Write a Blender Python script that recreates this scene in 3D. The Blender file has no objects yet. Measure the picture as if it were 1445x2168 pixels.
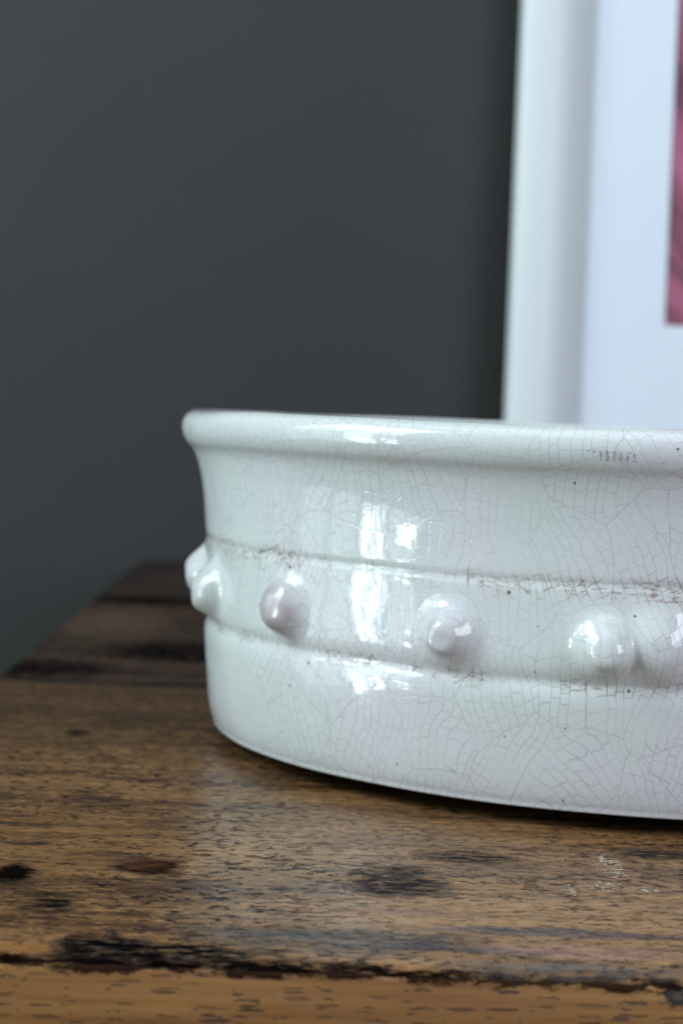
import bpy, bmesh, math, random
from mathutils import Vector, Matrix, noise as mnoise

C = bpy.context.scene.collection
sc = bpy.context.scene
rng = random.Random(7)
T = 0.75                      # height of the table top

# ------------------------------------------------------------------ camera
pitch, roll = 0.053, 0.041
cam = bpy.data.objects.new('camera', bpy.data.cameras.new('camera'))
C.objects.link(cam)
sc.camera = cam
cam.data.sensor_fit = 'VERTICAL'
cam.data.sensor_height = 36
cam.data.lens = 36 * 4000 / 2168
cam.data.clip_start = 0.02
cam.data.clip_end = 50
EYE = Vector((0, 0, T + 0.1097))
fw = Vector((0, math.cos(pitch), -math.sin(pitch)))
up = Vector((0, math.sin(pitch), math.cos(pitch)))
rt = Vector((1, 0, 0))
cx = rt * math.cos(roll) + up * math.sin(roll)
cy = -rt * math.sin(roll) + up * math.cos(roll)
M = Matrix((cx, cy, -fw)).transposed().to_4x4()
M.translation = EYE
cam.matrix_world = M
cam.data.dof.use_dof = True
cam.data.dof.focus_distance = 0.450
cam.data.dof.aperture_fstop = 17

# ------------------------------------------------------------------ world, exposure
w = bpy.data.worlds.new('World')
sc.world = w
w.use_nodes = True
w.node_tree.nodes['Background'].inputs[0].default_value = (0.49, 0.54, 0.61, 1)
w.node_tree.nodes['Background'].inputs[1].default_value = 0.33
sc.view_settings.view_transform = 'Standard'
sc.view_settings.look = 'None'
sc.view_settings.exposure = 0
sc.view_settings.gamma = 1
sc.cycles.max_bounces = 8

# ------------------------------------------------------------------ lamps: daylight through a paned window at the left
def area(name, loc, target, sx, sy, radiance, col, spread=math.pi):
    l = bpy.data.lights.new(name, 'AREA')
    l.shape = 'RECTANGLE'
    l.size, l.size_y = sx, sy
    l.energy = radiance * math.pi * sx * sy
    l.color = col
    l.spread = spread
    o = bpy.data.objects.new(name, l)
    C.objects.link(o)
    o.location = loc
    d = Vector(target) - Vector(loc)
    o.rotation_euler = d.to_track_quat('-Z', 'Y').to_euler()
    return o

COOL = (0.80, 0.97, 1.0)
# columns along Y, far to near; rows bottom to top: (radiance)
cols_y = [0.70, 0.455, 0.21, -0.035]
rows = [(T - 0.44, 0.50), (T + 0.10, 0.36), (T + 0.50, 0.36), (T + 0.90, 0.34), (T + 1.28, 0.34)]
rad = [[1.2, 1.5, 4.5, 2.0],
       [1.3, 1.6, 6, 2.2],
       [2.5, 2.8, 6, 4.0],
       [9, 9, 11, 11],
       [15, 14, 15, 16]]
for ri, (rz, rh) in enumerate(rows):
    for ci, yy in enumerate(cols_y):
        area('window_pane_lamp', (-1.45, yy, rz + rh / 2), (0, yy, rz + rh / 2), 0.20, rh, rad[ri][ci] * 1.3, COOL)
# bright scraps of sky between the trees outside, seen through the panes
for (yy, zz, sy, sz, r_) in ((0.25, -0.16, .06, .42, 8), (0.165, -0.14, .03, .44, 9), (-0.05, -0.32, .08, .08, 13), (-0.09, -0.10, .05, .12, 13),
                             (0.00, -0.04, .06, .10, 12), (0.68, 0.66, .12, .04, 22), (0.42, 0.70, .10, .04, 16), (0.16, 0.72, .14, .05, 18), (-0.06, 0.72, .10, .05, 22)):
    area('sky_gap_lamp', (-1.44, yy, T + zz), (0, yy, T + zz), sy, sz, r_ * 1.9, COOL)
# unseen soft fill added overhead, deepens the shade under the bowl
area('overhead_fill_lamp', (0.0, 0.15, T + 1.6), (0.0, 0.15, T), 1.7, 1.7, 1.45, (0.86, 0.95, 1.0))
# second, paler window behind the camera on the right
area('side_window_lamp', (1.25, -0.95, T + 0.75), (0.15, 0.7, T), 1.0, 1.0, 8.2, (0.81, 0.88, 1.0))

# ------------------------------------------------------------------ helpers
def tag(o, label=None, cat=None, kind=None, group=None):
    if label: o['label'] = label
    if cat: o['category'] = cat
    if kind: o['kind'] = kind
    if group: o['group'] = group
    return o

def empty(name, loc, rz=0):
    o = bpy.data.objects.new(name, None)
    C.objects.link(o)
    o.location = loc
    o.rotation_euler = (0, 0, rz)
    o.empty_display_size = 0.05
    return o

def link(name, me, mat, parent=None, smooth=False):
    if mat: me.materials.append(mat)
    o = bpy.data.objects.new(name, me)
    C.objects.link(o)
    if parent: o.parent = parent
    if smooth:
        for p in me.polygons: p.use_smooth = True
    return o

def mesh(name, verts, faces):
    me = bpy.data.meshes.new(name)
    me.from_pydata([tuple(v) for v in verts], [], faces)
    me.update()
    return me

def box_mesh(name, lo, hi, bevel=0.0, segs=2):
    bm = bmesh.new()
    bmesh.ops.create_cube(bm, size=1)
    for v in bm.verts:
        v.co = Vector([(lo[i] + hi[i]) / 2 + v.co[i] * (hi[i] - lo[i]) for i in range(3)])
    if bevel:
        bmesh.ops.bevel(bm, geom=bm.edges[:], offset=bevel, segments=segs, affect='EDGES', profile=0.5)
    me = bpy.data.meshes.new(name)
    bm.to_mesh(me); bm.free()
    return me

class NT:
    """small node-tree writer"""
    def __init__(s, name):
        s.m = bpy.data.materials.new(name)
        s.m.use_nodes = True
        s.t = s.m.node_tree
        s.b = s.t.nodes['Principled BSDF']
    def n(s, typ, **kw):
        nd = s.t.nodes.new(typ)
        for k, v in kw.items(): setattr(nd, k, v)
        return nd
    def put(s, sock, v):
        if v is None: return
        if hasattr(v, 'is_output'): s.t.links.new(v, sock)
        elif isinstance(v, (tuple, list)) and sock.type == 'RGBA' and len(v) == 3: sock.default_value = (*v, 1)
        else: sock.default_value = v
    def math(s, op, a, b=None, c=None, clamp=False):
        nd = s.n('ShaderNodeMath', operation=op, use_clamp=clamp)
        for i, v in enumerate((a, b, c)): s.put(nd.inputs[i], v)
        return nd.outputs[0]
    def vmath(s, op, a, b=None):
        nd = s.n('ShaderNodeVectorMath', operation=op)
        s.put(nd.inputs[0], a)
        if b is not None: s.put(nd.inputs[1], b)
        return nd.outputs['Value' if op in ('LENGTH', 'DISTANCE', 'DOT_PRODUCT') else 'Vector']
    def mapr(s, v, a, b, c=0.0, d=1.0, smooth=True):
        nd = s.n('ShaderNodeMapRange', interpolation_type='SMOOTHSTEP' if smooth else 'LINEAR')
        for i, x in enumerate((v, a, b, c, d)): s.put(nd.inputs[i], x)
        return nd.outputs[0]
    def mix(s, f, a, b, blend='MIX'):
        nd = s.n('ShaderNodeMix', data_type='RGBA', blend_type=blend)
        s.put(nd.inputs[0], f); s.put(nd.inputs[6], a); s.put(nd.inputs[7], b)
        return nd.outputs[2]
    def noise(s, vec, scale, detail=2, rough=0.5, dist=0.0, dim='3D', color=False):
        nd = s.n('ShaderNodeTexNoise', noise_dimensions=dim)
        s.put(nd.inputs['Vector'], vec)
        nd.inputs['Scale'].default_value = scale
        nd.inputs['Detail'].default_value = detail
        nd.inputs['Roughness'].default_value = rough
        nd.inputs['Distortion'].default_value = dist
        return nd.outputs['Color' if color else 'Fac']
    def scale(s, vec, sx, sy, sz, off=(0, 0, 0)):
        nd = s.n('ShaderNodeMapping')
        s.put(nd.inputs['Vector'], vec)
        nd.inputs['Scale'].default_value = (sx, sy, sz)
        nd.inputs['Location'].default_value = off
        return nd.outputs[0]
    def voro(s, vec, scale, feature='F1', rnd=1.0, dim='2D'):
        nd = s.n('ShaderNodeTexVoronoi', voronoi_dimensions=dim, feature=feature)
        s.put(nd.inputs['Vector'], vec)
        s.put(nd.inputs['Scale'], scale)
        nd.inputs['Randomness'].default_value = rnd
        return nd
    def bump(s, h, dist, strength=1.0, nrm=None):
        nd = s.n('ShaderNodeBump')
        s.put(nd.inputs['Height'], h)
        nd.inputs['Distance'].default_value = dist
        nd.inputs['Strength'].default_value = strength
        if nrm is not None: s.put(nd.inputs['Normal'], nrm)
        return nd.outputs[0]
    def ramp(s, v, stops):
        nd = s.n('ShaderNodeValToRGB')
        s.put(nd.inputs[0], v)
        e = nd.color_ramp.elements
        while len(e) < len(stops): e.new(0.5)
        for i, (p, c) in enumerate(stops):
            e[i].position = p; e[i].color = (*c, 1)
        return nd.outputs[0]
    def obj(s): return s.n('ShaderNodeTexCoord').outputs['Object']
    def uv(s): return s.n('ShaderNodeTexCoord').outputs['UV']
    def out(s, **kw):
        names = {'col': 'Base Color', 'rough': 'Roughness', 'nrm': 'Normal', 'ior': 'IOR', 'spec': 'Specular IOR Level'}
        for k, v in kw.items(): s.put(s.b.inputs[names.get(k, k)], v)
        return s.m

# ------------------------------------------------------------------ bowl profile (radius, height above table), outside from foot to rim
V_UP, V_LO = 0.0665, 0.0392            # heights of the two ridges
PROF = [(0.1000, 0.0000), (0.1050, 0.0000), (0.1062, 0.0008), (0.1075, 0.0026), (0.1120, 0.0047),
        (0.1250, 0.0045), (0.1424, 0.0045), (0.1443, 0.0060), (0.1455, 0.0098), (0.1464, 0.0155), (0.1471, 0.0220),
        (0.1477, 0.0280), (0.1481, 0.0335), (0.1480, 0.0362), (0.1475, 0.0381), (0.1468, 0.0392), (0.1471, 0.0404),
        (0.1479, 0.0425), (0.1484, 0.0460), (0.1486, 0.0530), (0.1488, 0.0600), (0.1489, 0.0635),
        (0.1488, 0.0652), (0.1482, 0.0664), (0.1488, 0.0682), (0.1493, 0.0740), (0.1501, 0.0810),
        (0.1511, 0.0870), (0.1522, 0.0912), (0.1531, 0.0936), (0.1538, 0.0950), (0.1547, 0.0962),
        (0.1562, 0.0978), (0.1574, 0.1002), (0.1578, 0.1028), (0.1573, 0.1052), (0.1558, 0.1070),
        (0.1530, 0.1081), (0.1500, 0.1078), (0.1478, 0.1060), (0.1464, 0.1030), (0.1455, 0.0980),
        (0.1430, 0.0900), (0.1405, 0.0700), (0.1390, 0.0400), (0.1370, 0.0180), (0.1310, 0.0100), (0.1200, 0.0080)]

def cr(p0, p1, p2, p3, t):
    return 0.5 * ((2 * p1) + (-p0 + p2) * t + (2 * p0 - 5 * p1 + 4 * p2 - p3) * t * t + (-p0 + 3 * p1 - 3 * p2 + p3) * t ** 3)

def spline(pts, step):
    out = []
    for i in range(len(pts) - 1):
        a, b, c, d = pts[max(i - 1, 0)], pts[i], pts[i + 1], pts[min(i + 2, len(pts) - 1)]
        k = max(1, int(math.hypot(c[0] - b[0], c[1] - b[1]) / step))
        for j in range(k):
            t = j / k
            out.append((cr(a[0], b[0], c[0], d[0], t), cr(a[1], b[1], c[1], d[1], t)))
    out.append(pts[-1])
    return out

FINE = spline(PROF, 0.0008)
ARC = [0.0]
for a, b in zip(FINE, FINE[1:]): ARC.append(ARC[-1] + math.hypot(b[0] - a[0], b[1] - a[1]))
OUTER = [i for i, p in enumerate(FINE) if ARC[i] < 0.125 and p[1] < 0.0935 and p[0] > 0.14]

def rad_at(z):
    for i, j in zip(OUTER, OUTER[1:]):
        if FINE[i][1] <= z <= FINE[j][1]:
            t = (z - FINE[i][1]) / max(1e-9, FINE[j][1] - FINE[i][1])
            return FINE[i][0] + t * (FINE[j][0] - FINE[i][0]), ARC[i] + t * (ARC[j] - ARC[i])
    return FINE[OUTER[0]][0], ARC[OUTER[0]]

def wob(a, z):
    """hand-thrown unevenness"""
    p = Vector((math.cos(a) * 2.2, math.sin(a) * 2.2, z * 12))
    q = Vector((math.cos(a) * 9, math.sin(a) * 9, z * 70))
    return 0.0006 * mnoise.noise(p) + 0.00018 * mnoise.noise(q + Vector((5, 1, 2)))

def wobz(a, z):
    p = Vector((math.cos(a) * 3.1 + 7, math.sin(a) * 3.1, z * 5))
    return 0.0006 * mnoise.noise(p) * min(1, z / 0.03)

def surf(a, r, z):
    rr = r + wob(a, z) * (1 if z > 0.004 else 0.2)
    return Vector((math.sin(a) * rr, -math.cos(a) * rr, z + wobz(a, z)))

# ------------------------------------------------------------------ materials
def glaze():
    g = NT('crackle_glaze')
    uv = g.uv()
    sep = g.n('ShaderNodeSeparateXYZ'); g.put(sep.inputs[0], uv)
    vv = sep.outputs[1]
    warp = g.vmath('SUBTRACT', g.noise(uv, 26, 2, 0.5, dim='2D', color=True), (0.5, 0.5, 0.5))
    w1 = g.vmath('ADD', uv, g.vmath('MULTIPLY', warp, (0.013, 0.013, 0)))
    warp2 = g.vmath('SUBTRACT', g.noise(uv, 110, 1, 0.5, dim='2D', color=True), (0.5, 0.5, 0.5))
    w2 = g.vmath('ADD', w1, g.vmath('MULTIPLY', warp2, (0.0016, 0.0016, 0)))
    # long first cracks
    cs = 42
    coarse = g.voro(w1, cs, 'DISTANCE_TO_EDGE', 0.95)
    cell = g.voro(w1, cs, 'F1', 0.9)
    d1 = g.math('DIVIDE', coarse.outputs['Distance'], cs)
    # second family: ladder cells, turned at random inside each first cell
    csep = g.n('ShaderNodeSeparateColor'); g.put(csep.inputs[0], cell.outputs['Color'])
    ang = g.mapr(csep.outputs[0], 0, 1, -0.62, 0.62, smooth=False)
    rot = g.n('ShaderNodeVectorRotate', rotation_type='Z_AXIS')
    g.put(rot.inputs['Vector'], w2); g.put(rot.inputs['Angle'], ang)
    off = g.vmath('ADD', rot.outputs[0], g.vmath('MULTIPLY', cell.outputs['Color'], (3, 3, 0)))
    fs = 265
    os2 = g.n('ShaderNodeSeparateXYZ'); g.put(os2.inputs[0], off)
    def line1(wv, sc_):
        e = g.n('ShaderNodeTexVoronoi', voronoi_dimensions='1D', feature='DISTANCE_TO_EDGE')
        f1 = g.n('ShaderNodeTexVoronoi', voronoi_dimensions='1D', feature='F1')
        for nd in (e, f1):
            g.put(nd.inputs['W'], wv); nd.inputs['Scale'].default_value = sc_; nd.inputs['Randomness'].default_value = 0.75
        idc = g.n('ShaderNodeSeparateColor'); g.put(idc.inputs[0], f1.outputs['Color'])
        return g.math('DIVIDE', e.outputs['Distance'], sc_), idc.outputs[0]
    dcol, cid = line1(os2.outputs[0], 335)
    bow = g.math('MULTIPLY', g.math('SUBTRACT', g.noise(uv, 150, 1, 0.5, dim='2D'), 0.5), 0.004)
    drow, rid = line1(g.math('ADD', g.math('ADD', os2.outputs[1], bow), g.math('MULTIPLY', cid, 3.0)), 245)
    d2 = g.math('MINIMUM', dcol, drow)
    thick = g.noise(uv, 60, 2, 0.6, dim='2D')
    l1 = g.mapr(d1, 0.00003, 0.00022, 1, 0)
    l2 = g.math('MULTIPLY', g.mapr(d2, 0.00002, 0.00024, 1, 0), g.mapr(thick, 0.34, 0.58, 0.45, 1.0))
    crack = g.math('MAXIMUM', l1, l2)
    # ridges: dirt caught in the cracks and a brown bloom
    def band(v0, wdt):
        t = g.math('DIVIDE', g.math('SUBTRACT', vv, v0), wdt)
        return g.math('POWER', 2.718, g.math('MULTIPLY', g.math('MULTIPLY', t, t), -1.0))
    b_up = band(rad_at(V_UP)[1] - 0.0012, 0.0038)
    b_lo = band(rad_at(V_LO)[1] + 0.0002, 0.0028)
    b_nk = band(rad_at(0.0905)[1], 0.0050)
    bands = g.math('MAXIMUM', b_up, g.math('MAXIMUM', g.math('MULTIPLY', b_lo, 0.85), g.math('MULTIPLY', b_nk, 0.35)))
    patch = g.mapr(g.noise(g.scale(uv, 1, 1.6, 1), 30, 3, 0.6, dim='2D'), 0.40, 0.62)
    stain = g.math('MULTIPLY', bands, patch)
    smear = g.mapr(g.noise(g.scale(uv, 1, 3.4, 1), 360, 4, 0.70, dim='2D'), 0.52, 0.62)
    smear = g.math('MULTIPLY', smear, g.mapr(stain, 0.25, 0.9))
    # broad tint of the glaze: greenish white to faint mauve, greyer at neck and lower ridge
    tint = g.noise(uv, 16, 2, 0.5, dim='2D')
    base = g.mix(g.mapr(tint, 0.35, 0.68), (0.615, 0.652, 0.638), (0.640, 0.640, 0.662))
    base = g.mix(g.math('MULTIPLY', g.math('MAXIMUM', b_nk, g.math('MULTIPLY', b_lo, 0.5)), 0.22), base, (0.56, 0.52, 0.55))
    base = g.mix(g.math('MULTIPLY', g.mapr(g.noise(uv, 330, 2, 0.7, dim='2D'), 0.4, 0.8), 0.08), base, (0.42, 0.45, 0.46))
    fade = g.mapr(g.noise(uv, 12, 1, 0.5, dim='2D'), 0.3, 0.65, 0.55, 1.0)
    base = g.mix(g.math('MULTIPLY', g.math('MULTIPLY', crack, fade), 0.44), base, (0.27, 0.27, 0.29))
    dirt = g.math('MULTIPLY', crack, g.mapr(stain, 0.10, 0.5))
    base = g.mix(g.math('MULTIPLY', dirt, 0.52), base, (0.130, 0.070, 0.036))
    base = g.mix(g.math('MULTIPLY', smear, 0.80), base, (0.190, 0.110, 0.060))
    base = g.mix(g.math('MULTIPLY', stain, 0.10), base, (0.42, 0.36, 0.27))
    at = g.n('ShaderNodeAttribute', attribute_name='tip_tint')
    base = g.mix(at.outputs['Fac'], base, (0.33, 0.275, 0.285))     # mauve-grey tint, stronger towards the knob tops
    # pinholes
    pv = g.voro(uv, 118, 'F1', 1.0)
    ps = g.n('ShaderNodeSeparateColor'); g.put(ps.inputs[0], pv.outputs['Color'])
    prad = g.mapr(g.math('ADD', ps.outputs[0], g.math('MULTIPLY', bands, 0.20)), 0.84, 1.05, 0.0, 0.075, smooth=False)
    pin = g.mapr(g.math('SUBTRACT', pv.outputs['Distance'], prad), -0.03, 0.01, 1, 0)
    base = g.mix(g.math('MULTIPLY', pin, 0.85), base, (0.09, 0.065, 0.06))
    # relief: orange-peel of the glaze, cracks, pits
    n1 = g.bump(g.noise(uv, 60, 1, 0.5, dim='2D'), 0.00022)
    n2 = g.bump(g.noise(uv, 420, 2, 0.55, dim='2D'), 0.000014, nrm=n1)
    n3 = g.bump(g.math('SUBTRACT', 1.0, g.math('MAXIMUM', g.math('MULTIPLY', crack, 0.6), pin)), 0.00003, nrm=n2)
    rgh = g.mapr(g.noise(uv, 55, 3, 0.6, dim='2D'), 0.3, 0.8, 0.015, 0.06)
    rgh = g.math('ADD', rgh, g.math('MULTIPLY', smear, 0.3))
    return g.out(col=base, rough=rgh, nrm=n3, ior=1.52)

# blotches on the front board: (x, y, half x, half y) in the table's own metres, colour, strength
BLOT = [(-0.0415, 0.3780, 0.0100, 0.0085, (0.008, 0.007, 0.008), 0.965),
        (-0.0290, 0.3762, 0.0230, 0.0066, (0.008, 0.007, 0.008), 0.965),
        (-0.0100, 0.3700, 0.0330, 0.0035, (0.016, 0.012, 0.012), 0.9),
        (-0.0100, 0.3698, 0.1500, 0.0017, (0.012, 0.007, 0.006), 0.95),
        (0.0300, 0.3850, 0.0300, 0.0030, (0.035, 0.028, 0.032), 0.85),
        (-0.0040, 0.3905, 0.0180, 0.0035, (0.034, 0.026, 0.024), 0.85),
        (0.0075, 0.3885, 0.0325, 0.0100, (0.052, 0.036, 0.030), 0.70),
        (0.0560, 0.3995, 0.0330, 0.0040, (0.055, 0.042, 0.046), 0.85),
        (0.0215, 0.4370, 0.0130, 0.0140, (0.036, 0.031, 0.033), 0.92),
        (0.0400, 0.4665, 0.0130, 0.0070, (0.036, 0.031, 0.033), 0.92),
        (0.0894, 0.4777, 0.0130, 0.0058, (0.036, 0.031, 0.033), 0.92),
        (-0.0378, 0.4440, 0.0085, 0.0125, (0.036, 0.020, 0.014), 0.99),
        (-0.0392, 0.4470, 0.0055, 0.0075, (0.105, 0.055, 0.032), 0.75),
        (-0.0690, 0.4312, 0.0070, 0.0115, (0.010, 0.008, 0.007), 0.98),
        (-0.0558, 0.4081, 0.0062, 0.0100, (0.018, 0.013, 0.011), 0.93),
        (-0.0607, 0.5178, 0.0110, 0.0070, (0.050, 0.022, 0.017), 0.85),
        (-0.0774, 0.6213, 0.0045, 0.0070, (0.020, 0.016, 0.014), 0.95),
        (-0.0747, 0.4836, 0.0110, 0.0024, (0.035, 0.026, 0.022), 0.85),
        (-0.0691, 0.4632, 0.0075, 0.0026, (0.030, 0.022, 0.020), 0.85),
        (0.0575, 0.3859, 0.0240, 0.0060, (0.270, 0.155, 0.110), 0.75),
        (0.0530, 0.3737, 0.0280, 0.0042, (0.110, 0.090, 0.080), 0.75),
        (0.0150, 0.4120, 0.0260, 0.0035, (0.180, 0.100, 0.060), 0.55),
        (-0.0200, 0.5600, 0.0240, 0.0120, (0.120, 0.080, 0.060), 0.40)]
BLOT = [(-0.1000, 0.6700, 0.1200, 0.1000, (0.066, 0.038, 0.021), 0.70), (-0.0600, 0.3745, 0.0110, 0.0050, (0.240, 0.125, 0.048), 0.80),  # first ellipse: dark wall mirrored in the board, painted as darker brown
        (0.0600, 0.4150, 0.0650, 0.0260, (0.290, 0.172, 0.080), 0.62), (0.0250, 0.4900, 0.0500, 0.0450, (0.230, 0.142, 0.076), 0.45),
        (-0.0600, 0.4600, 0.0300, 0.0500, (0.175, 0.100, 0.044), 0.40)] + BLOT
REAR_BLOT = [(-0.1020, 0.9450, 0.0300, 0.0800, (0.120, 0.082, 0.050), 0.90),
             (-0.1118, 0.7731, 0.0310, 0.0300, (0.006, 0.005, 0.005), 0.96),
             (-0.0600, 0.8400, 0.0400, 0.0380, (0.006, 0.005, 0.005), 0.96),
             (-0.0900, 1.0550, 0.0500, 0.0300, (0.006, 0.005, 0.005), 0.96),
             (-0.0800, 1.2000, 0.0300, 0.0500, (0.065, 0.045, 0.032), 0.80)]

def wood(name, light, mid, dark, pores=0.92, blots=(), rough=(0.20, 0.33), seed=0.0, across=1, spec=0.17, scuff=None, pivot=(0.125, 0.074, 0.038)):
    g = NT(name)
    co = g.obj()
    o = g.vmath('ADD', co, (seed, seed * 1.7, seed * 0.6))
    # slow wander of the grain
    wv = g.vmath('SUBTRACT', g.noise(g.scale(o, 6, 14, 14), 1.0, 2, 0.5, color=True), (0.5, 0.5, 0.5))
    oo = g.vmath('ADD', o, g.vmath('MULTIPLY', wv, (0.004, 0.016, 0.006)))
    bands = g.noise(g.scale(oo, 3.0, 46, 90), 1.0, 4, 0.55)
    col = g.ramp(bands, [(0.30, dark), (0.46, mid), (0.62, light), (0.80, mid)])
    fig = g.noise(g.scale(oo, 26, 120, 220), 1.0, 4, 0.62)
    col = g.mix(g.mapr(fig, 0.35, 0.70, 0.0, 0.55), col, tuple(min(1, c * 1.45) for c in light))
    fig2 = g.noise(g.scale(oo, 55, 150, 330, (9, 3, 1)), 1.0, 4, 0.65)
    col = g.mix(g.mapr(fig2, 0.52, 0.70, 0.0, 0.60), col, dark)
    fib = g.noise(g.scale(oo, 16, 250, 420, (6, 2, 7)), 1.0, 3, 0.55)
    col = g.mix(g.mapr(fib, 0.50, 0.66, 0.0, 0.45), col, tuple(c * 1.3 for c in dark))
    # short dark pores running with the grain
    pv = g.noise(g.scale(oo, 300, 470, 1050, (2, 5, 8)), 1.0, 3, 0.6)
    pmask = g.mapr(g.noise(g.scale(o, 18, 34, 60, (4, 4, 4)), 1.0, 2, 0.5), 0.30, 0.62, 0.50, 1.0)
    pore = g.math('MULTIPLY', g.mapr(pv, 0.535, 0.62), pmask)
    col = g.mix(g.math('MULTIPLY', pore, pores), col, tuple(c * 0.55 for c in dark))
    pale = g.mapr(g.noise(g.scale(oo, 280, 430, 900, (7, 1, 3)), 1.0, 3, 0.6), 0.53, 0.66)
    col = g.mix(g.math('MULTIPLY', pale, 0.35), col, tuple(min(1, c * 1.9) for c in light))
    # slanting silver-grain flecks in some areas
    rf = g.n('ShaderNodeVectorRotate', rotation_type='Z_AXIS'); g.put(rf.inputs['Vector'], oo); rf.inputs['Angle'].default_value = math.radians(-38)
    fk = g.mapr(g.noise(g.scale(rf.outputs[0], 45, 330, 330, (1, 2, 3)), 1.0, 3, 0.6), 0.56, 0.66)
    fk = g.math('MULTIPLY', fk, g.mapr(g.noise(g.scale(o, 11, 9, 11, (3, 3, 3)), 1.0, 1, 0.5), 0.42, 0.60))
    col = g.mix(g.math('MULTIPLY', fk, 0.55), col, tuple(c * 1.25 for c in dark))
    # blotches, knots, cracks
    ragn = g.vmath('SUBTRACT', g.noise(g.scale(o, 100, 130, 190), 1.0, 5, 0.72, color=True), (0.5, 0.5, 0.5))
    rag = g.noise(g.scale(oo, 160, 480, 700, (1, 8, 2)), 1.0, 3, 0.65)
    deep = None
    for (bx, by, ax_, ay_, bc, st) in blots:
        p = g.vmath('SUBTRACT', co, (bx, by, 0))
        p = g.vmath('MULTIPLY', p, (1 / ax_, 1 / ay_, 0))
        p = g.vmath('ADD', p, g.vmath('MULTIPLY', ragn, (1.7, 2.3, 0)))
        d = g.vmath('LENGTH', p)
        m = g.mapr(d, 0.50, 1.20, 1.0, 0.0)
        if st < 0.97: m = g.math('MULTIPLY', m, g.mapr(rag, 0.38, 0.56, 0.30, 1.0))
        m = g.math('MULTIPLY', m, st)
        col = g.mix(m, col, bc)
        if st >= 0.9 and sum(bc) < 0.16:
            deep = m if deep is None else g.math('MAXIMUM', deep, m)
    sc_m = None
    if scuff:
        for (bx, by, ax_, ay_, st) in scuff:
            p = g.vmath('MULTIPLY', g.vmath('SUBTRACT', co, (bx, by, 0)), (1 / ax_, 1 / ay_, 0))
            p = g.vmath('ADD', p, g.vmath('MULTIPLY', ragn, (1.5, 1.5, 0)))
            m = g.mapr(g.vmath('LENGTH', p), 0.4, 1.1, 1.0, 0.0)
            sp = g.mapr(g.noise(g.scale(o, 520, 800, 800), 1.0, 2, 0.6), 0.50, 0.64)
            m = g.math('MULTIPLY', g.math('MULTIPLY', m, sp), st)
            col = g.mix(m, col, (0.46, 0.42, 0.32))
    pw = g.n('ShaderNodeGamma'); g.put(pw.inputs[0], g.vmath('MULTIPLY', col, (1 / pivot[0], 1 / pivot[1], 1 / pivot[2]))); pw.inputs[1].default_value = 1.45
    col = g.vmath('MULTIPLY', pw.outputs[0], tuple(p * q for p, q in zip(pivot, (0.88, 0.780, 0.69))))
    h = g.math('SUBTRACT', g.math('MULTIPLY', fig, 0.8), g.math('MULTIPLY', pore, 0.7))
    if deep is not None: h = g.math('SUBTRACT', h, g.math('MULTIPLY', deep, 1.6))
    n1 = g.bump(h, 0.00042)
    n2 = g.bump(g.noise(g.scale(o, 22, 30, 30), 1.0, 2, 0.5), 0.0009, 0.6, n1)
    rg = g.mapr(g.noise(g.scale(oo, 60, 200, 200), 1.0, 3, 0.6), 0.3, 0.7, rough[0], rough[1])
    rg = g.math('ADD', rg, g.math('MULTIPLY', pore, 0.2))
    if deep is not None: rg = g.math('ADD', rg, g.math('MULTIPLY', deep, 0.3))
    return g.out(col=col, rough=rg, nrm=n2, ior=1.48, spec=spec if deep is None else g.mapr(deep, 0, 1, spec, 0.0))

def paint(name, col, var, rough=0.6, bump=0.0002, scale=260):
    g = NT(name)
    co = g.obj()
    c = g.mix(g.mapr(g.noise(co, 5.0, 4, 0.6), 0.32, 0.68), col, var)
    c = g.mix(g.math('MULTIPLY', g.mapr(g.noise(co, 900, 2, 0.6), 0.35, 0.75), 0.12), c, tuple(x * 0.7 for x in col))
    return g.out(col=c, rough=rough, nrm=g.bump(g.noise(co, scale, 3, 0.6), bump))

M_glaze = glaze()
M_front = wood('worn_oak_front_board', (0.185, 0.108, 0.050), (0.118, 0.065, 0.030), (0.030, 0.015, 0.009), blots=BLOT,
               scuff=[(0.0751, 0.4640, 0.0042, 0.0180, 0.65), (0.0700, 0.4420, 0.0065, 0.0060, 0.6), (0.0620, 0.4380, 0.0016, 0.0080, 0.7), (0.0800, 0.4400, 0.0040, 0.0030, 0.8)])
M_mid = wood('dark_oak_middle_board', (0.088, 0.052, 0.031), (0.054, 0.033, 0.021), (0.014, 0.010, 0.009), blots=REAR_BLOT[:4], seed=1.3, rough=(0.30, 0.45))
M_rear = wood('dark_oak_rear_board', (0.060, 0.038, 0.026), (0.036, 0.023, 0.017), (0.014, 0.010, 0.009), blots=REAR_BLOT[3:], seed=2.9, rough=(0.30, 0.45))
M_edge = wood('orange_oak_edge', (0.395, 0.215, 0.072), (0.335, 0.170, 0.052), (0.235, 0.110, 0.034), pores=0.0, seed=4.2, rough=(0.38, 0.55))

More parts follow.
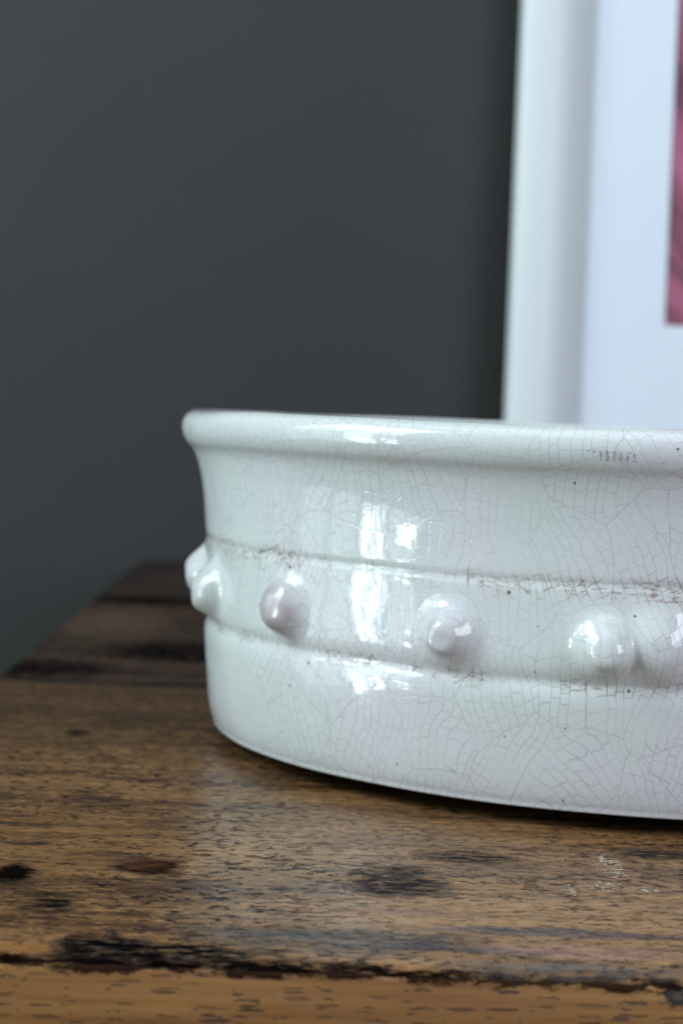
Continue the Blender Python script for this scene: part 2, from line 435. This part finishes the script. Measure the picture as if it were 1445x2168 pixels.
def edge_material():
    """front edge of the slab, its lit brightness painted into honey oak, with dark pore dashes"""
    g = NT('lit_honey_oak_edge')
    co = g.obj()
    wv = g.vmath('SUBTRACT', g.noise(g.scale(co, 9, 9, 25), 1.0, 2, 0.5, color=True), (0.5, 0.5, 0.5))
    oo = g.vmath('ADD', co, g.vmath('MULTIPLY', wv, (0.002, 0, 0.0028)))
    b = g.noise(g.scale(oo, 14, 14, 330), 1.0, 4, 0.6)
    col = g.ramp(b, [(0.28, (0.130, 0.050, 0.012)), (0.45, (0.25, 0.112, 0.029)), (0.60, (0.34, 0.170, 0.048)), (0.78, (0.22, 0.095, 0.026))])
    big = g.noise(g.scale(co, 12, 12, 60, (3, 0, 0)), 1.0, 3, 0.5)
    col = g.mix(g.mapr(big, 0.42, 0.68, 0, 0.5), col, (0.25, 0.112, 0.042))
    os_ = g.n('ShaderNodeSeparateXYZ'); g.put(os_.inputs[0], oo)
    cb = g.n('ShaderNodeCombineXYZ'); g.put(cb.inputs[0], g.math('MULTIPLY', os_.outputs[0], 120)); g.put(cb.inputs[1], g.math('MULTIPLY', os_.outputs[2], 900))
    v = g.voro(cb.outputs[0], 1.0, 'F1', 0.95)
    vs = g.n('ShaderNodeSeparateColor'); g.put(vs.inputs[0], v.outputs['Color'])
    size = g.mapr(vs.outputs[0], 0.30, 1.0, -0.05, 0.44, smooth=False)
    rag = g.noise(g.scale(oo, 420, 420, 1500), 1.0, 2, 0.6)
    dash = g.mapr(g.math('SUBTRACT', g.math('ADD', v.outputs['Distance'], g.mapr(rag, 0.2, 0.8, -0.26, 0.26)), size), -0.14, 0.02, 1, 0)
    col = g.mix(g.math('MULTIPLY', g.math('MULTIPLY', dash, g.mapr(vs.outputs[1], 0, 1, 0.35, 0.9)), 1.0), col, (0.070, 0.036, 0.022))
    sp = g.mapr(g.noise(g.scale(co, 120, 120, 240, (5, 5, 5)), 1.0, 4, 0.65), 0.66, 0.74)
    col = g.mix(g.math('MULTIPLY', sp, 0.45), col, (0.48, 0.38, 0.27))
    # dark knot hole at the right
    p = g.vmath('MULTIPLY', g.vmath('SUBTRACT', co, (0.0742, 0, -0.0028)), (1 / 0.0026, 0, 1 / 0.0026))
    ragn = g.vmath('SUBTRACT', g.noise(co, 420, 3, 0.6, color=True), (0.5, 0.5, 0.5))
    d = g.vmath('LENGTH', g.vmath('ADD', p, g.vmath('MULTIPLY', ragn, (1.2, 0, 1.2))))
    ring = g.mapr(d, 0.75, 1.15, 1, 0)
    col = g.mix(ring, col, (0.022, 0.015, 0.014))
    col = g.mix(g.mapr(d, 0.28, 0.5, 0.6, 0), col, (0.11, 0.06, 0.04))
    # darkened arris along the top
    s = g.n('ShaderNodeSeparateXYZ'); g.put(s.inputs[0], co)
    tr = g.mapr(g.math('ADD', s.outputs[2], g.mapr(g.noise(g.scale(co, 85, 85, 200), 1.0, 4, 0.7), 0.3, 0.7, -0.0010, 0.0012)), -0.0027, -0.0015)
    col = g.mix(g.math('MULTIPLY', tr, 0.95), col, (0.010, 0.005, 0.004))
    h = g.math('SUBTRACT', g.math('MULTIPLY', b, 0.5), dash)
    return g.out(col=col, rough=g.math('MAXIMUM', g.mapr(b, 0.3, 0.7, 0.38, 0.55), g.math('MULTIPLY', tr, 0.95)), nrm=g.bump(h, 0.0003), ior=1.47, spec=g.mapr(tr, 0, 1, 0.45, 0.05))
M_edge2 = edge_material()

M_wall = paint('charcoal_wall_paint', (0.0218, 0.0226, 0.0226), (0.0182, 0.0196, 0.0196), 0.62)
M_lower = paint('dark_green_grey', (0.0195, 0.022, 0.0212), (0.0178, 0.0205, 0.0195), 0.55)
M_frame = paint('white_frame_paint', (0.665, 0.70, 0.705), (0.65, 0.685, 0.695), 0.42, 0.00008, 500)
M_mat = paint('white_card_mount', (0.715, 0.775, 0.85), (0.705, 0.765, 0.845), 0.75, 0.00005, 900)
M_back = paint('brown_backing_board', (0.20, 0.15, 0.10), (0.18, 0.13, 0.09), 0.8)
M_floor = wood('dark_floor_boards', (0.13, 0.09, 0.06), (0.10, 0.068, 0.045), (0.05, 0.034, 0.024), seed=6.1)

def print_material():
    g = NT('crimson_print_ink')
    co = g.obj()
    r = g.n('ShaderNodeVectorRotate', rotation_type='Y_AXIS')
    g.put(r.inputs['Vector'], co); r.inputs['Angle'].default_value = math.radians(28)
    wv = g.vmath('SUBTRACT', g.noise(co, 9, 2, 0.5, color=True), (0.5, 0.5, 0.5))
    v = g.vmath('ADD', r.outputs[0], g.vmath('MULTIPLY', wv, (0.05, 0, 0.05)))
    n = g.noise(g.scale(v, 60, 0, 9), 1.0, 3, 0.5)
    col = g.ramp(n, [(0.30, (0.050, 0.022, 0.040)), (0.42, (0.16, 0.035, 0.065)), (0.56, (0.38, 0.085, 0.165)), (0.75, (0.44, 0.17, 0.29))])
    return g.out(col=col, rough=0.5)
M_print = print_material()

def smear_colour():
    g = NT('mauve_rim_smear')
    co = g.obj()
    c = g.mix(g.mapr(g.noise(co, 900, 3, 0.6), 0.35, 0.65), (0.30, 0.28, 0.34), (0.50, 0.50, 0.55))
    return g.out(col=c, rough=0.25)
M_smear = smear_colour()
M_dark_foot = paint('shade_dark_clay', (0.022, 0.016, 0.013), (0.017, 0.013, 0.011), 0.95)

# ------------------------------------------------------------------ setting: walls, floor
def wall_piece(name, x0, y0, x1, y1, z0, z1, thick, mat, label=None):
    """upright slab along the plan line (x0,y0)-(x1,y1); its visible face is on the line"""
    d = Vector((x1 - x0, y1 - y0, 0)); L = d.length; d.normalize()
    n = Vector((-d.y, d.x, 0))
    me = box_mesh(name, (0, 0, 0), (L, thick, z1 - z0), 0.0012)
    o = link(name, me, mat)
    o.location = (x0, y0, z0)
    o.rotation_euler = (0, 0, math.atan2(d.y, d.x))
    tag(o, kind='structure')
    return o
KX, KY = -0.0705, 1.346                     # the wall turns very slightly here
ca, sa = math.cos(math.radians(-3)), math.sin(math.radians(-3))
def wall():
    plan = [(KX - 1.6 * ca, KY - 1.6 * sa), (KX - 0.05 * ca, KY - 0.05 * sa)]
    for k in range(9):
        t = k / 8
        a = math.radians(-3 + 3 * t)
        plan.append((KX - 0.05 * ca * (1 - t) + 0.05 * t, KY - 0.05 * sa * (1 - t) * (1 - t)))
    plan += [(KX + 0.06, KY), (1.6, KY)]
    V, F = [], []
    for x, y in plan: V += [(x, y, 0), (x, y, 2.5), (x, y + 0.1, 2.5), (x, y + 0.1, 0)]
    for k in range(len(plan) - 1):
        for m in range(4):
            a, b = 4 * k + m, 4 * k + (m + 1) % 4
            F.append((a, a + 4, b + 4, b))
    F.append((0, 1, 2, 3)); e = 4 * (len(plan) - 1); F.append((e + 3, e + 2, e + 1, e))
    me = mesh('wall', V, F)
    bm = bmesh.new(); bm.from_mesh(me); bmesh.ops.recalc_face_normals(bm, faces=bm.faces[:]); bm.to_mesh(me); bm.free()
    o = link('wall', me, M_wall, smooth=True)
    me.set_sharp_from_angle(angle=math.radians(40))
    tag(o, kind='structure')
wall()
dx, dy = sa * 0.010, -ca * 0.010

wall_piece('lower_wall_strip', KX - 0.62 * ca + dx, KY - 0.62 * sa + dy, KX - 0.03 * ca + dx, KY - 0.03 * sa + dy, 0.02, T - 0.019, 0.008, M_lower)  # slightly darker, greener strip along the lower left wall
fl = link('floor', box_mesh('floor', (-2.2, -1.6, -0.05), (2.2, 1.340, 0), 0.0), M_floor)
tag(fl, kind='structure')

# ------------------------------------------------------------------ table
YAW = 0.0107
table = empty('table', (0, 0, T), YAW)
tag(table, 'worn oak table of broad dark boards with an orange brown front edge under the bowl', 'table')
X0, X1 = -0.1243, 0.95
def board(name, y0, y1, mat, z0=-0.024, front_worn=False, lift=0.0):
    """a plank of the top: fine grid on the top face, eased arrises, worn edges"""
    nx, ny = 240, 10
    xs = [X0 + (X1 - X0) * (i / nx) for i in range(nx + 1)]
    sec = []      # cross-section y,z from front bottom over the top to the back bottom
    rad_f = 0.0034 if front_worn else 0.0012
    for k in range(6):
        a = math.pi / 2 * k / 5
        sec.append((y0 + rad_f - rad_f * math.cos(a), lift - rad_f + rad_f * math.sin(a)))
    for k in range(1, ny): sec.append((y0 + rad_f + (y1 - y0 - rad_f - 0.0012) * k / ny, lift))
    for k in range(6):
        a = math.pi / 2 * k / 5
        sec.append((y1 - 0.0012 + 0.0012 * math.sin(a), lift - 0.0012 + 0.0012 * math.cos(a)))
    sec = [(y0, z0)] + sec + [(y1, z0)]
    V, F = [], []
    n = len(sec)
    for i, x in enumerate(xs):
        for (y, z) in sec:
            q = Vector((x * 60, y * 30, 3.3))
            wear = mnoise.noise(q) * 0.0009 + mnoise.noise(q * 4.1) * 0.0005
            yy, zz = y, z
            if front_worn and y < y0 + 0.005 and z > z0: 
                yy += abs(wear) * 1.1; zz -= abs(mnoise.noise(q * 2.3)) * 0.0007
            elif z > z0 and (y > y1 - 0.004 or y < y0 + 0.004):
                yy += wear * 0.6
            V.append((x + (abs(wear) * 1.2 if i == 0 else 0), yy, zz))
    for i in range(nx):
        for k in range(n):
            a, b = i * n + k, i * n + (k + 1) % n
            F.append((a, a + n, b + n, b))
    F.append(tuple(range(n))); F.append(tuple(nx * n + k for k in reversed(range(n))))
    me = mesh(name, V, F)
    bm = bmesh.new(); bm.from_mesh(me); bmesh.ops.recalc_face_normals(bm, faces=bm.faces[:]); bm.to_mesh(me); bm.free()
    o = link(name, me, mat, table, smooth=True)
    me.set_sharp_from_angle(angle=math.radians(40))
    return o
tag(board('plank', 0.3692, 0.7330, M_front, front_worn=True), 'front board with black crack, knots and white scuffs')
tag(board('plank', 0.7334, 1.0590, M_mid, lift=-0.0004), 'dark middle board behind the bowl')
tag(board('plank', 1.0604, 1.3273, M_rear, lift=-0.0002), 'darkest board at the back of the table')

def front_edge():  # lit face of the same slab, built as a separate brighter strip
    nx = 260
    xs = [X0 + (X1 - X0) * i / nx for i in range(nx + 1)]
    V, F = [], []
    for i, x in enumerate(xs):
        q = Vector((x * 75, 1.1, 4.0))
        j = mnoise.noise(q) * 0.0006 + mnoise.noise(q * 3.7) * 0.0004
        chip = max(0, mnoise.noise(Vector((x * 45, 8, 1))) - 0.25) * 0.004
        top = -0.0012 + j - chip
        sec = [(0.3677, -0.030), (0.3672, -0.0295), (0.3672, top - 0.0009), (0.36745, top - 0.0003), (0.3680, top), (0.3687, top - 0.0004), (0.3688, -0.030)]
        V += [(x, y, z) for y, z in sec]
    n = 7
    for i in range(nx):
        for k in range(n):
            a, b = i * n + k, i * n + (k + 1) % n
            F.append((a, a + n, b + n, b))
    F.append(tuple(range(n))); F.append(tuple(nx * n + k for k in reversed(range(n))))
    me = mesh('front_edge', V, F)
    bm = bmesh.new(); bm.from_mesh(me); bmesh.ops.recalc_face_normals(bm, faces=bm.faces[:]); bm.to_mesh(me); bm.free()
    me.set_sharp_from_angle(angle=math.radians(50))
    return tag(link('front_edge', me, M_edge2, table, smooth=True), 'lit oak front edge, light painted into its honey colour')
front_edge()
link('apron', box_mesh('apron', (X0 + 0.01, 0.3750, -0.105), (X1 - 0.01, 0.395, -0.0245), 0.001), M_edge, table)
link('apron', box_mesh('apron', (X0 + 0.01, 1.295, -0.105), (X1 - 0.01, 1.315, -0.0245), 0.001), M_rear, table)
link('side_rail', box_mesh('side_rail', (X0 + 0.012, 0.3955, -0.105), (X0 + 0.032, 1.2945, -0.0245), 0.001), M_rear, table)
link('side_rail', box_mesh('side_rail', (X1 - 0.032, 0.3955, -0.105), (X1 - 0.012, 1.2945, -0.0245), 0.001), M_rear, table)
for lx in (X0 + 0.033, X1 - 0.088):
    for ly in (0.3960, 1.2390):
        link('leg', box_mesh('leg', (lx, ly, -T), (lx + 0.055, ly + 0.055, -0.0245), 0.003), M_rear, table)

# ------------------------------------------------------------------ picture frame, leaning on the wall
LEAN = math.radians(2.5)
FX0, FW, FH, FD = 0.1100, 0.52, 0.70, 0.030      # left edge, width, height, depth
pf = empty('picture_frame', (FX0, 1.2845, T), 0)
pf.rotation_euler = (-LEAN, 0, 0)
tag(pf, 'white wooden picture frame with white mount and crimson print leaning on the dark wall', 'picture frame')
# moulding section: (inwards from outer edge, y; 0 = front)
MOULD = [(0.0000, FD), (0.0000, 0.0035), (0.0010, 0.0012), (0.0032, 0.0), (0.0220, 0.0), (0.0245, 0.0003), (0.0262, 0.0008), (0.0290, 0.0015),
         (0.0350, 0.0042), (0.0410, 0.0074), (0.0460, 0.0110), (0.0503, 0.0146), (0.0510, 0.0156), (0.0510, FD)]
def moulding(name, side):
    V, F = [], []
    n = len(MOULD)
    for e in (0, 1):
        for (w_, y) in MOULD:
            if side in ('left', 'right'):
                x = w_ if side == 'left' else FW - w_
                z = w_ if e == 0 else FH - w_
            else:
                z = w_ if side == 'bottom' else FH - w_
                x = w_ if e == 0 else FW - w_
            V.append((x, y, z))
    for k in range(n):
        a, b = k, (k + 1) % n
        F.append((a, b, b + n, a + n))
    F.append(tuple(range(n))); F.append(tuple(n + k for k in reversed(range(n))))
    me = mesh(name, V, F)
    bm = bmesh.new(); bm.from_mesh(me); bmesh.ops.recalc_face_normals(bm, faces=bm.faces[:]); bm.to_mesh(me); bm.free()
    o = link(name, me, M_frame, pf, smooth=True)
    me.set_sharp_from_angle(angle=math.radians(35))
    return o
for s in ('left', 'right', 'bottom', 'top'): moulding('moulding', s)
# card mount with a real window opening, bevelled
PX0, PX1, PZ0, PZ1 = 0.1075, 0.4175, 0.1790, 0.5790
def mount():
    o0 = [(0.047, 0.047), (FW - 0.047, 0.047), (FW - 0.047, FH - 0.047), (0.047, FH - 0.047)]
    i0 = [(PX0 - .0012, PZ0 - .0012), (PX1 + .0012, PZ0 - .0012), (PX1 + .0012, PZ1 + .0012), (PX0 - .0012, PZ1 + .0012)]
    i1 = [(PX0, PZ0), (PX1, PZ0), (PX1, PZ1), (PX0, PZ1)]
    yf, yb = 0.0160, 0.0176
    V = [(x, yf, z) for x, z in o0] + [(x, yf, z) for x, z in i0] + [(x, yb, z) for x, z in i1] + [(x, yb, z) for x, z in o0]
    F = []
    for k in range(4):
        l = (k + 1) % 4
        F += [(k, l, 4 + l, 4 + k), (4 + k, 4 + l, 8 + l, 8 + k), (8 + k, 8 + l, 12 + l, 12 + k), (12 + k, 12 + l, l, k)]
    me = mesh('mount', V, F)
    bm = bmesh.new(); bm.from_mesh(me); bmesh.ops.recalc_face_normals(bm, faces=bm.faces[:]); bm.to_mesh(me); bm.free()
    return link('mount', me, M_mat, pf)
mount()
link('print', box_mesh('print', (PX0 - 0.006, 0.0178, PZ0 - 0.006), (PX1 + 0.006, 0.0184, PZ1 + 0.006)), M_print, pf)
link('backing_board', box_mesh('backing_board', (0.0513, 0.0188, 0.0513), (FW - 0.0513, 0.0250, FH - 0.0513)), M_back, pf)

# ------------------------------------------------------------------ bowl
AX, AY = 0.1033, 0.6414
bowl = empty('bowl', (AX, AY, T + 0.0003), 0)
tag(bowl, 'round white crackle glazed pottery bowl with a band of knobs on the oak table', 'bowl')
NA = 560
V, F, UV = [], [], []
n = len(FINE)
for i in range(NA):
    a = -math.pi + 2 * math.pi * i / NA
    for j, (r, z) in enumerate(FINE):
        V.append(surf(a, r, z))
for i in range(NA):
    i2 = (i + 1) % NA
    u0, u1 = (-math.pi + 2 * math.pi * i / NA) * 0.15, (-math.pi + 2 * math.pi * (i + 1) / NA) * 0.15
    for j in range(n - 1):
        F.append((i * n + j, i2 * n + j, i2 * n + j + 1, i * n + j + 1))
        UV += [(u0, ARC[j]), (u1, ARC[j]), (u1, ARC[j + 1]), (u0, ARC[j + 1])]
# floors of the bowl, inside and underneath
F.append(tuple(i * n + n - 1 for i in range(NA))); UV += [(0, 0.4)] * NA
F.append(tuple(i * n for i in reversed(range(NA)))); UV += [(0, 0.0)] * NA
me = mesh('body', V, F)
uvl = me.uv_layers.new(name='UVMap')
uvl.data.foreach_set('uv', [c for p in UV for c in p])
body = link('body', me, M_glaze, bowl, smooth=True)
me.materials.append(M_dark_foot)
for p in me.polygons:                      # unglazed underside coloured near black to deepen the shade in the gap
    if all(me.vertices[v].co.z < 0.0051 for v in p.vertices) and math.hypot(*p.center[:2]) < 0.1421: p.material_index = 1

def nub(ang, zc, H, sig, droop=0.0015, skew=0.0, power=2.2, Rmax=0.0125, lobe=None, tip_tint=0.3):
    """pointed knob drawn out of the wall: a patch of the wall raised into a rounded cone"""
    a0 = math.radians(ang)
    V, F, UVv, TH = [], [], [], []
    nr, na = (26, 64) if not lobe else (52, 96)
    def pt(s, t):
        a = a0 + s / 0.15
        z = min(max(zc + t, 0.012), 0.092)
        r, arc = rad_at(z)
        d = math.hypot(s, t)
        h = H * (0.84 * math.exp(-(d / (sig * 0.98)) ** (power + 0.4)) + 0.16 * math.exp(-(d / 0.0072) ** 2))
        h = H * (1 - math.exp(-1.9 * h / H)) / (1 - math.exp(-1.9))
        if lobe:                                   # a second, lower swelling pressed against the first
            d2_ = math.hypot(s - lobe[0], t - lobe[1])
            h2 = lobe[2] * math.exp(-(d2_ / lobe[3]) ** 2.6)
            h = max(h, h2) + 0.0004 * math.exp(-abs(h - h2) / 0.0005) * min(1, (h + h2) / 0.004)
        h *= 1 + 0.10 * mnoise.noise(Vector((s * 170 + ang, t * 170, 1.7)))
        edge = -0.00035 * max(0, (d / Rmax)) ** 6
        p = surf(a, r + h + edge, z)
        k = h / H
        tang = Vector((math.cos(a0), math.sin(a0), 0))
        p += Vector((0, 0, -droop * k)) + tang * (skew * k)
        TH.append(tip_tint * min(1.0, max(0.0, (k - 0.15) / 0.55)) * (0.75 + 0.5 * mnoise.noise(Vector((s * 300, t * 300, ang)))))
        return p, (a * 0.15, arc)
    c, uc = pt(0, 0); V.append(c); UVv.append(uc)
    for k in range(1, nr + 1):
        rr = Rmax * (k / nr) ** 1.25
        for m in range(na):
            th = 2 * math.pi * m / na
            p, q = pt(rr * math.cos(th), rr * math.sin(th)); V.append(p); UVv.append(q)
    for m in range(na): F.append((0, 1 + m, 1 + (m + 1) % na))
    for k in range(nr - 1):
        b0, b1 = 1 + k * na, 1 + (k + 1) * na
        for m in range(na):
            m2 = (m + 1) % na
            F.append((b0 + m, b1 + m, b1 + m2, b0 + m2))
    me = mesh('knob', V, F)
    ta = me.attributes.new('tip_tint', 'FLOAT', 'POINT')
    ta.data.foreach_set('value', TH)
    ul = me.uv_layers.new(name='UVMap')
    for li, lp in enumerate(me.loops): ul.data[li].uv = UVv[lp.vertex_index]
    bm = bmesh.new(); bm.from_mesh(me); bmesh.ops.recalc_face_normals(bm, faces=bm.faces[:])
    bm.to_mesh(me); bm.free()
    o = link('knob', me, M_glaze, bowl, smooth=True)
    return o
nub(-92.5, 0.0530, 0.0078, 0.0070, power=2.6)
nub(-73.5, 0.0518, 0.0076, 0.0068, power=2.6)
nub(-52.6, 0.0518, 0.0064, 0.0070, power=2.6, droop=0.0012, skew=-0.0006, tip_tint=0.85)
nub(-29.4, 0.0505, 0.0066, 0.0055, power=2.5, droop=0.0008, tip_tint=0.45)
nub(-12.6, 0.0499, 0.0070, 0.0060, droop=0.0012, skew=0.0012, power=2.3, Rmax=0.0225, lobe=(0.0140, 0.0008, 0.0046, 0.0086), tip_tint=0.12)
for k in range(11):
    nub(16.5 + 22.6 * k, 0.0515 + rng.uniform(-.0008, .0008), rng.uniform(.0075, .009), rng.uniform(.0064, .0070), power=2.7)

# faint mauve smear strokes on the rim: a row of ticks, T shapes and dashes
def smear_strokes():
    V, F, = [], []
    RIM = [(i, FINE[i][0], FINE[i][1]) for i in range(len(FINE)) if 0.0955 < FINE[i][1] < 0.1045 and FINE[i][0] > 0.153 and ARC[i] < 0.15]
    def on_rim(px, z):
        for (i, r, zz), (j, r2, z2) in zip(RIM, RIM[1:]):
            if zz <= z <= z2:
                t = (z - zz) / (z2 - zz)
                return r + t * (r2 - r)
        return RIM[0][1]
    def stroke(s0, z0, s1, z1, wd):
        # s along the rim in mm from the left end, z in mm above 0.1
        steps = 5
        L = math.hypot(s1 - s0, z1 - z0); nx_, nz_ = -(z1 - z0) / L, (s1 - s0) / L
        base = len(V)
        for k in range(steps + 1):
            t = k / steps
            ww = wd * (0.65 + 0.35 * math.sin(math.pi * t)) * rng.uniform(0.8, 1.2)
            for sg in (-1, 1):
                s = s0 + (s1 - s0) * t + nx_ * ww / 2 * sg
                z = z0 + (z1 - z0) * t + nz_ * ww / 2 * sg
                a = math.radians(-14.6) + s / 1000 / 0.157
                zz = 0.1000 + z / 1000
                V.append(surf(a, on_rim(0, zz) + 0.00008, zz))
        for k in range(steps):
            b = base + 2 * k
            F.append((b, b + 1, b + 3, b + 2))
    stroke(-1.2, 2.0, -0.1, 2.0, .25); stroke(0.9, 2.4, 0.95, 1.5, .5)
    stroke(2.0, 1.9, 3.2, 1.9, .3); stroke(2.7, 1.7, 2.8, -0.5, .4)
    stroke(4.2, 2.3, 4.3, 0.6, .55); stroke(3.8, 0.6, 5.0, 0.5, .3); stroke(4.4, 0.5, 4.4, -0.6, .6)
    stroke(5.6, 1.9, 6.8, 1.9, .35); stroke(6.2, 1.7, 6.2, -0.5, .45)
    stroke(7.8, 2.0, 7.8, 0.6, .45); stroke(7.3, 0.3, 8.6, 0.3, .35); stroke(7.8, 0.5, 7.7, -0.7, .8)
    stroke(9.3, 1.8, 10.4, 1.8, .3); stroke(9.6, 1.0, 9.6, -0.7, .6)
    stroke(11.2, 1.6, 11.2, 0.2, .35); stroke(10.8, -0.4, 11.8, -0.4, .25)
    stroke(15.0, -0.5, 15.9, -0.5, .2); stroke(16.8, -0.4, 16.85, -0.9, .3); stroke(18.2, -0.5, 19.2, -0.55, .2)
    me = mesh('rim_smear', V, F)
    bm = bmesh.new(); bm.from_mesh(me)
    for f in bm.faces: f.normal_update()
    for f in bm.faces:
        c = f.calc_center_median()
        if f.normal.dot(Vector((c.x, c.y, 0))) < 0: f.normal_flip()
    bm.to_mesh(me); bm.free()
    return link('rim_smear', me, M_smear, body)
smear_strokes()
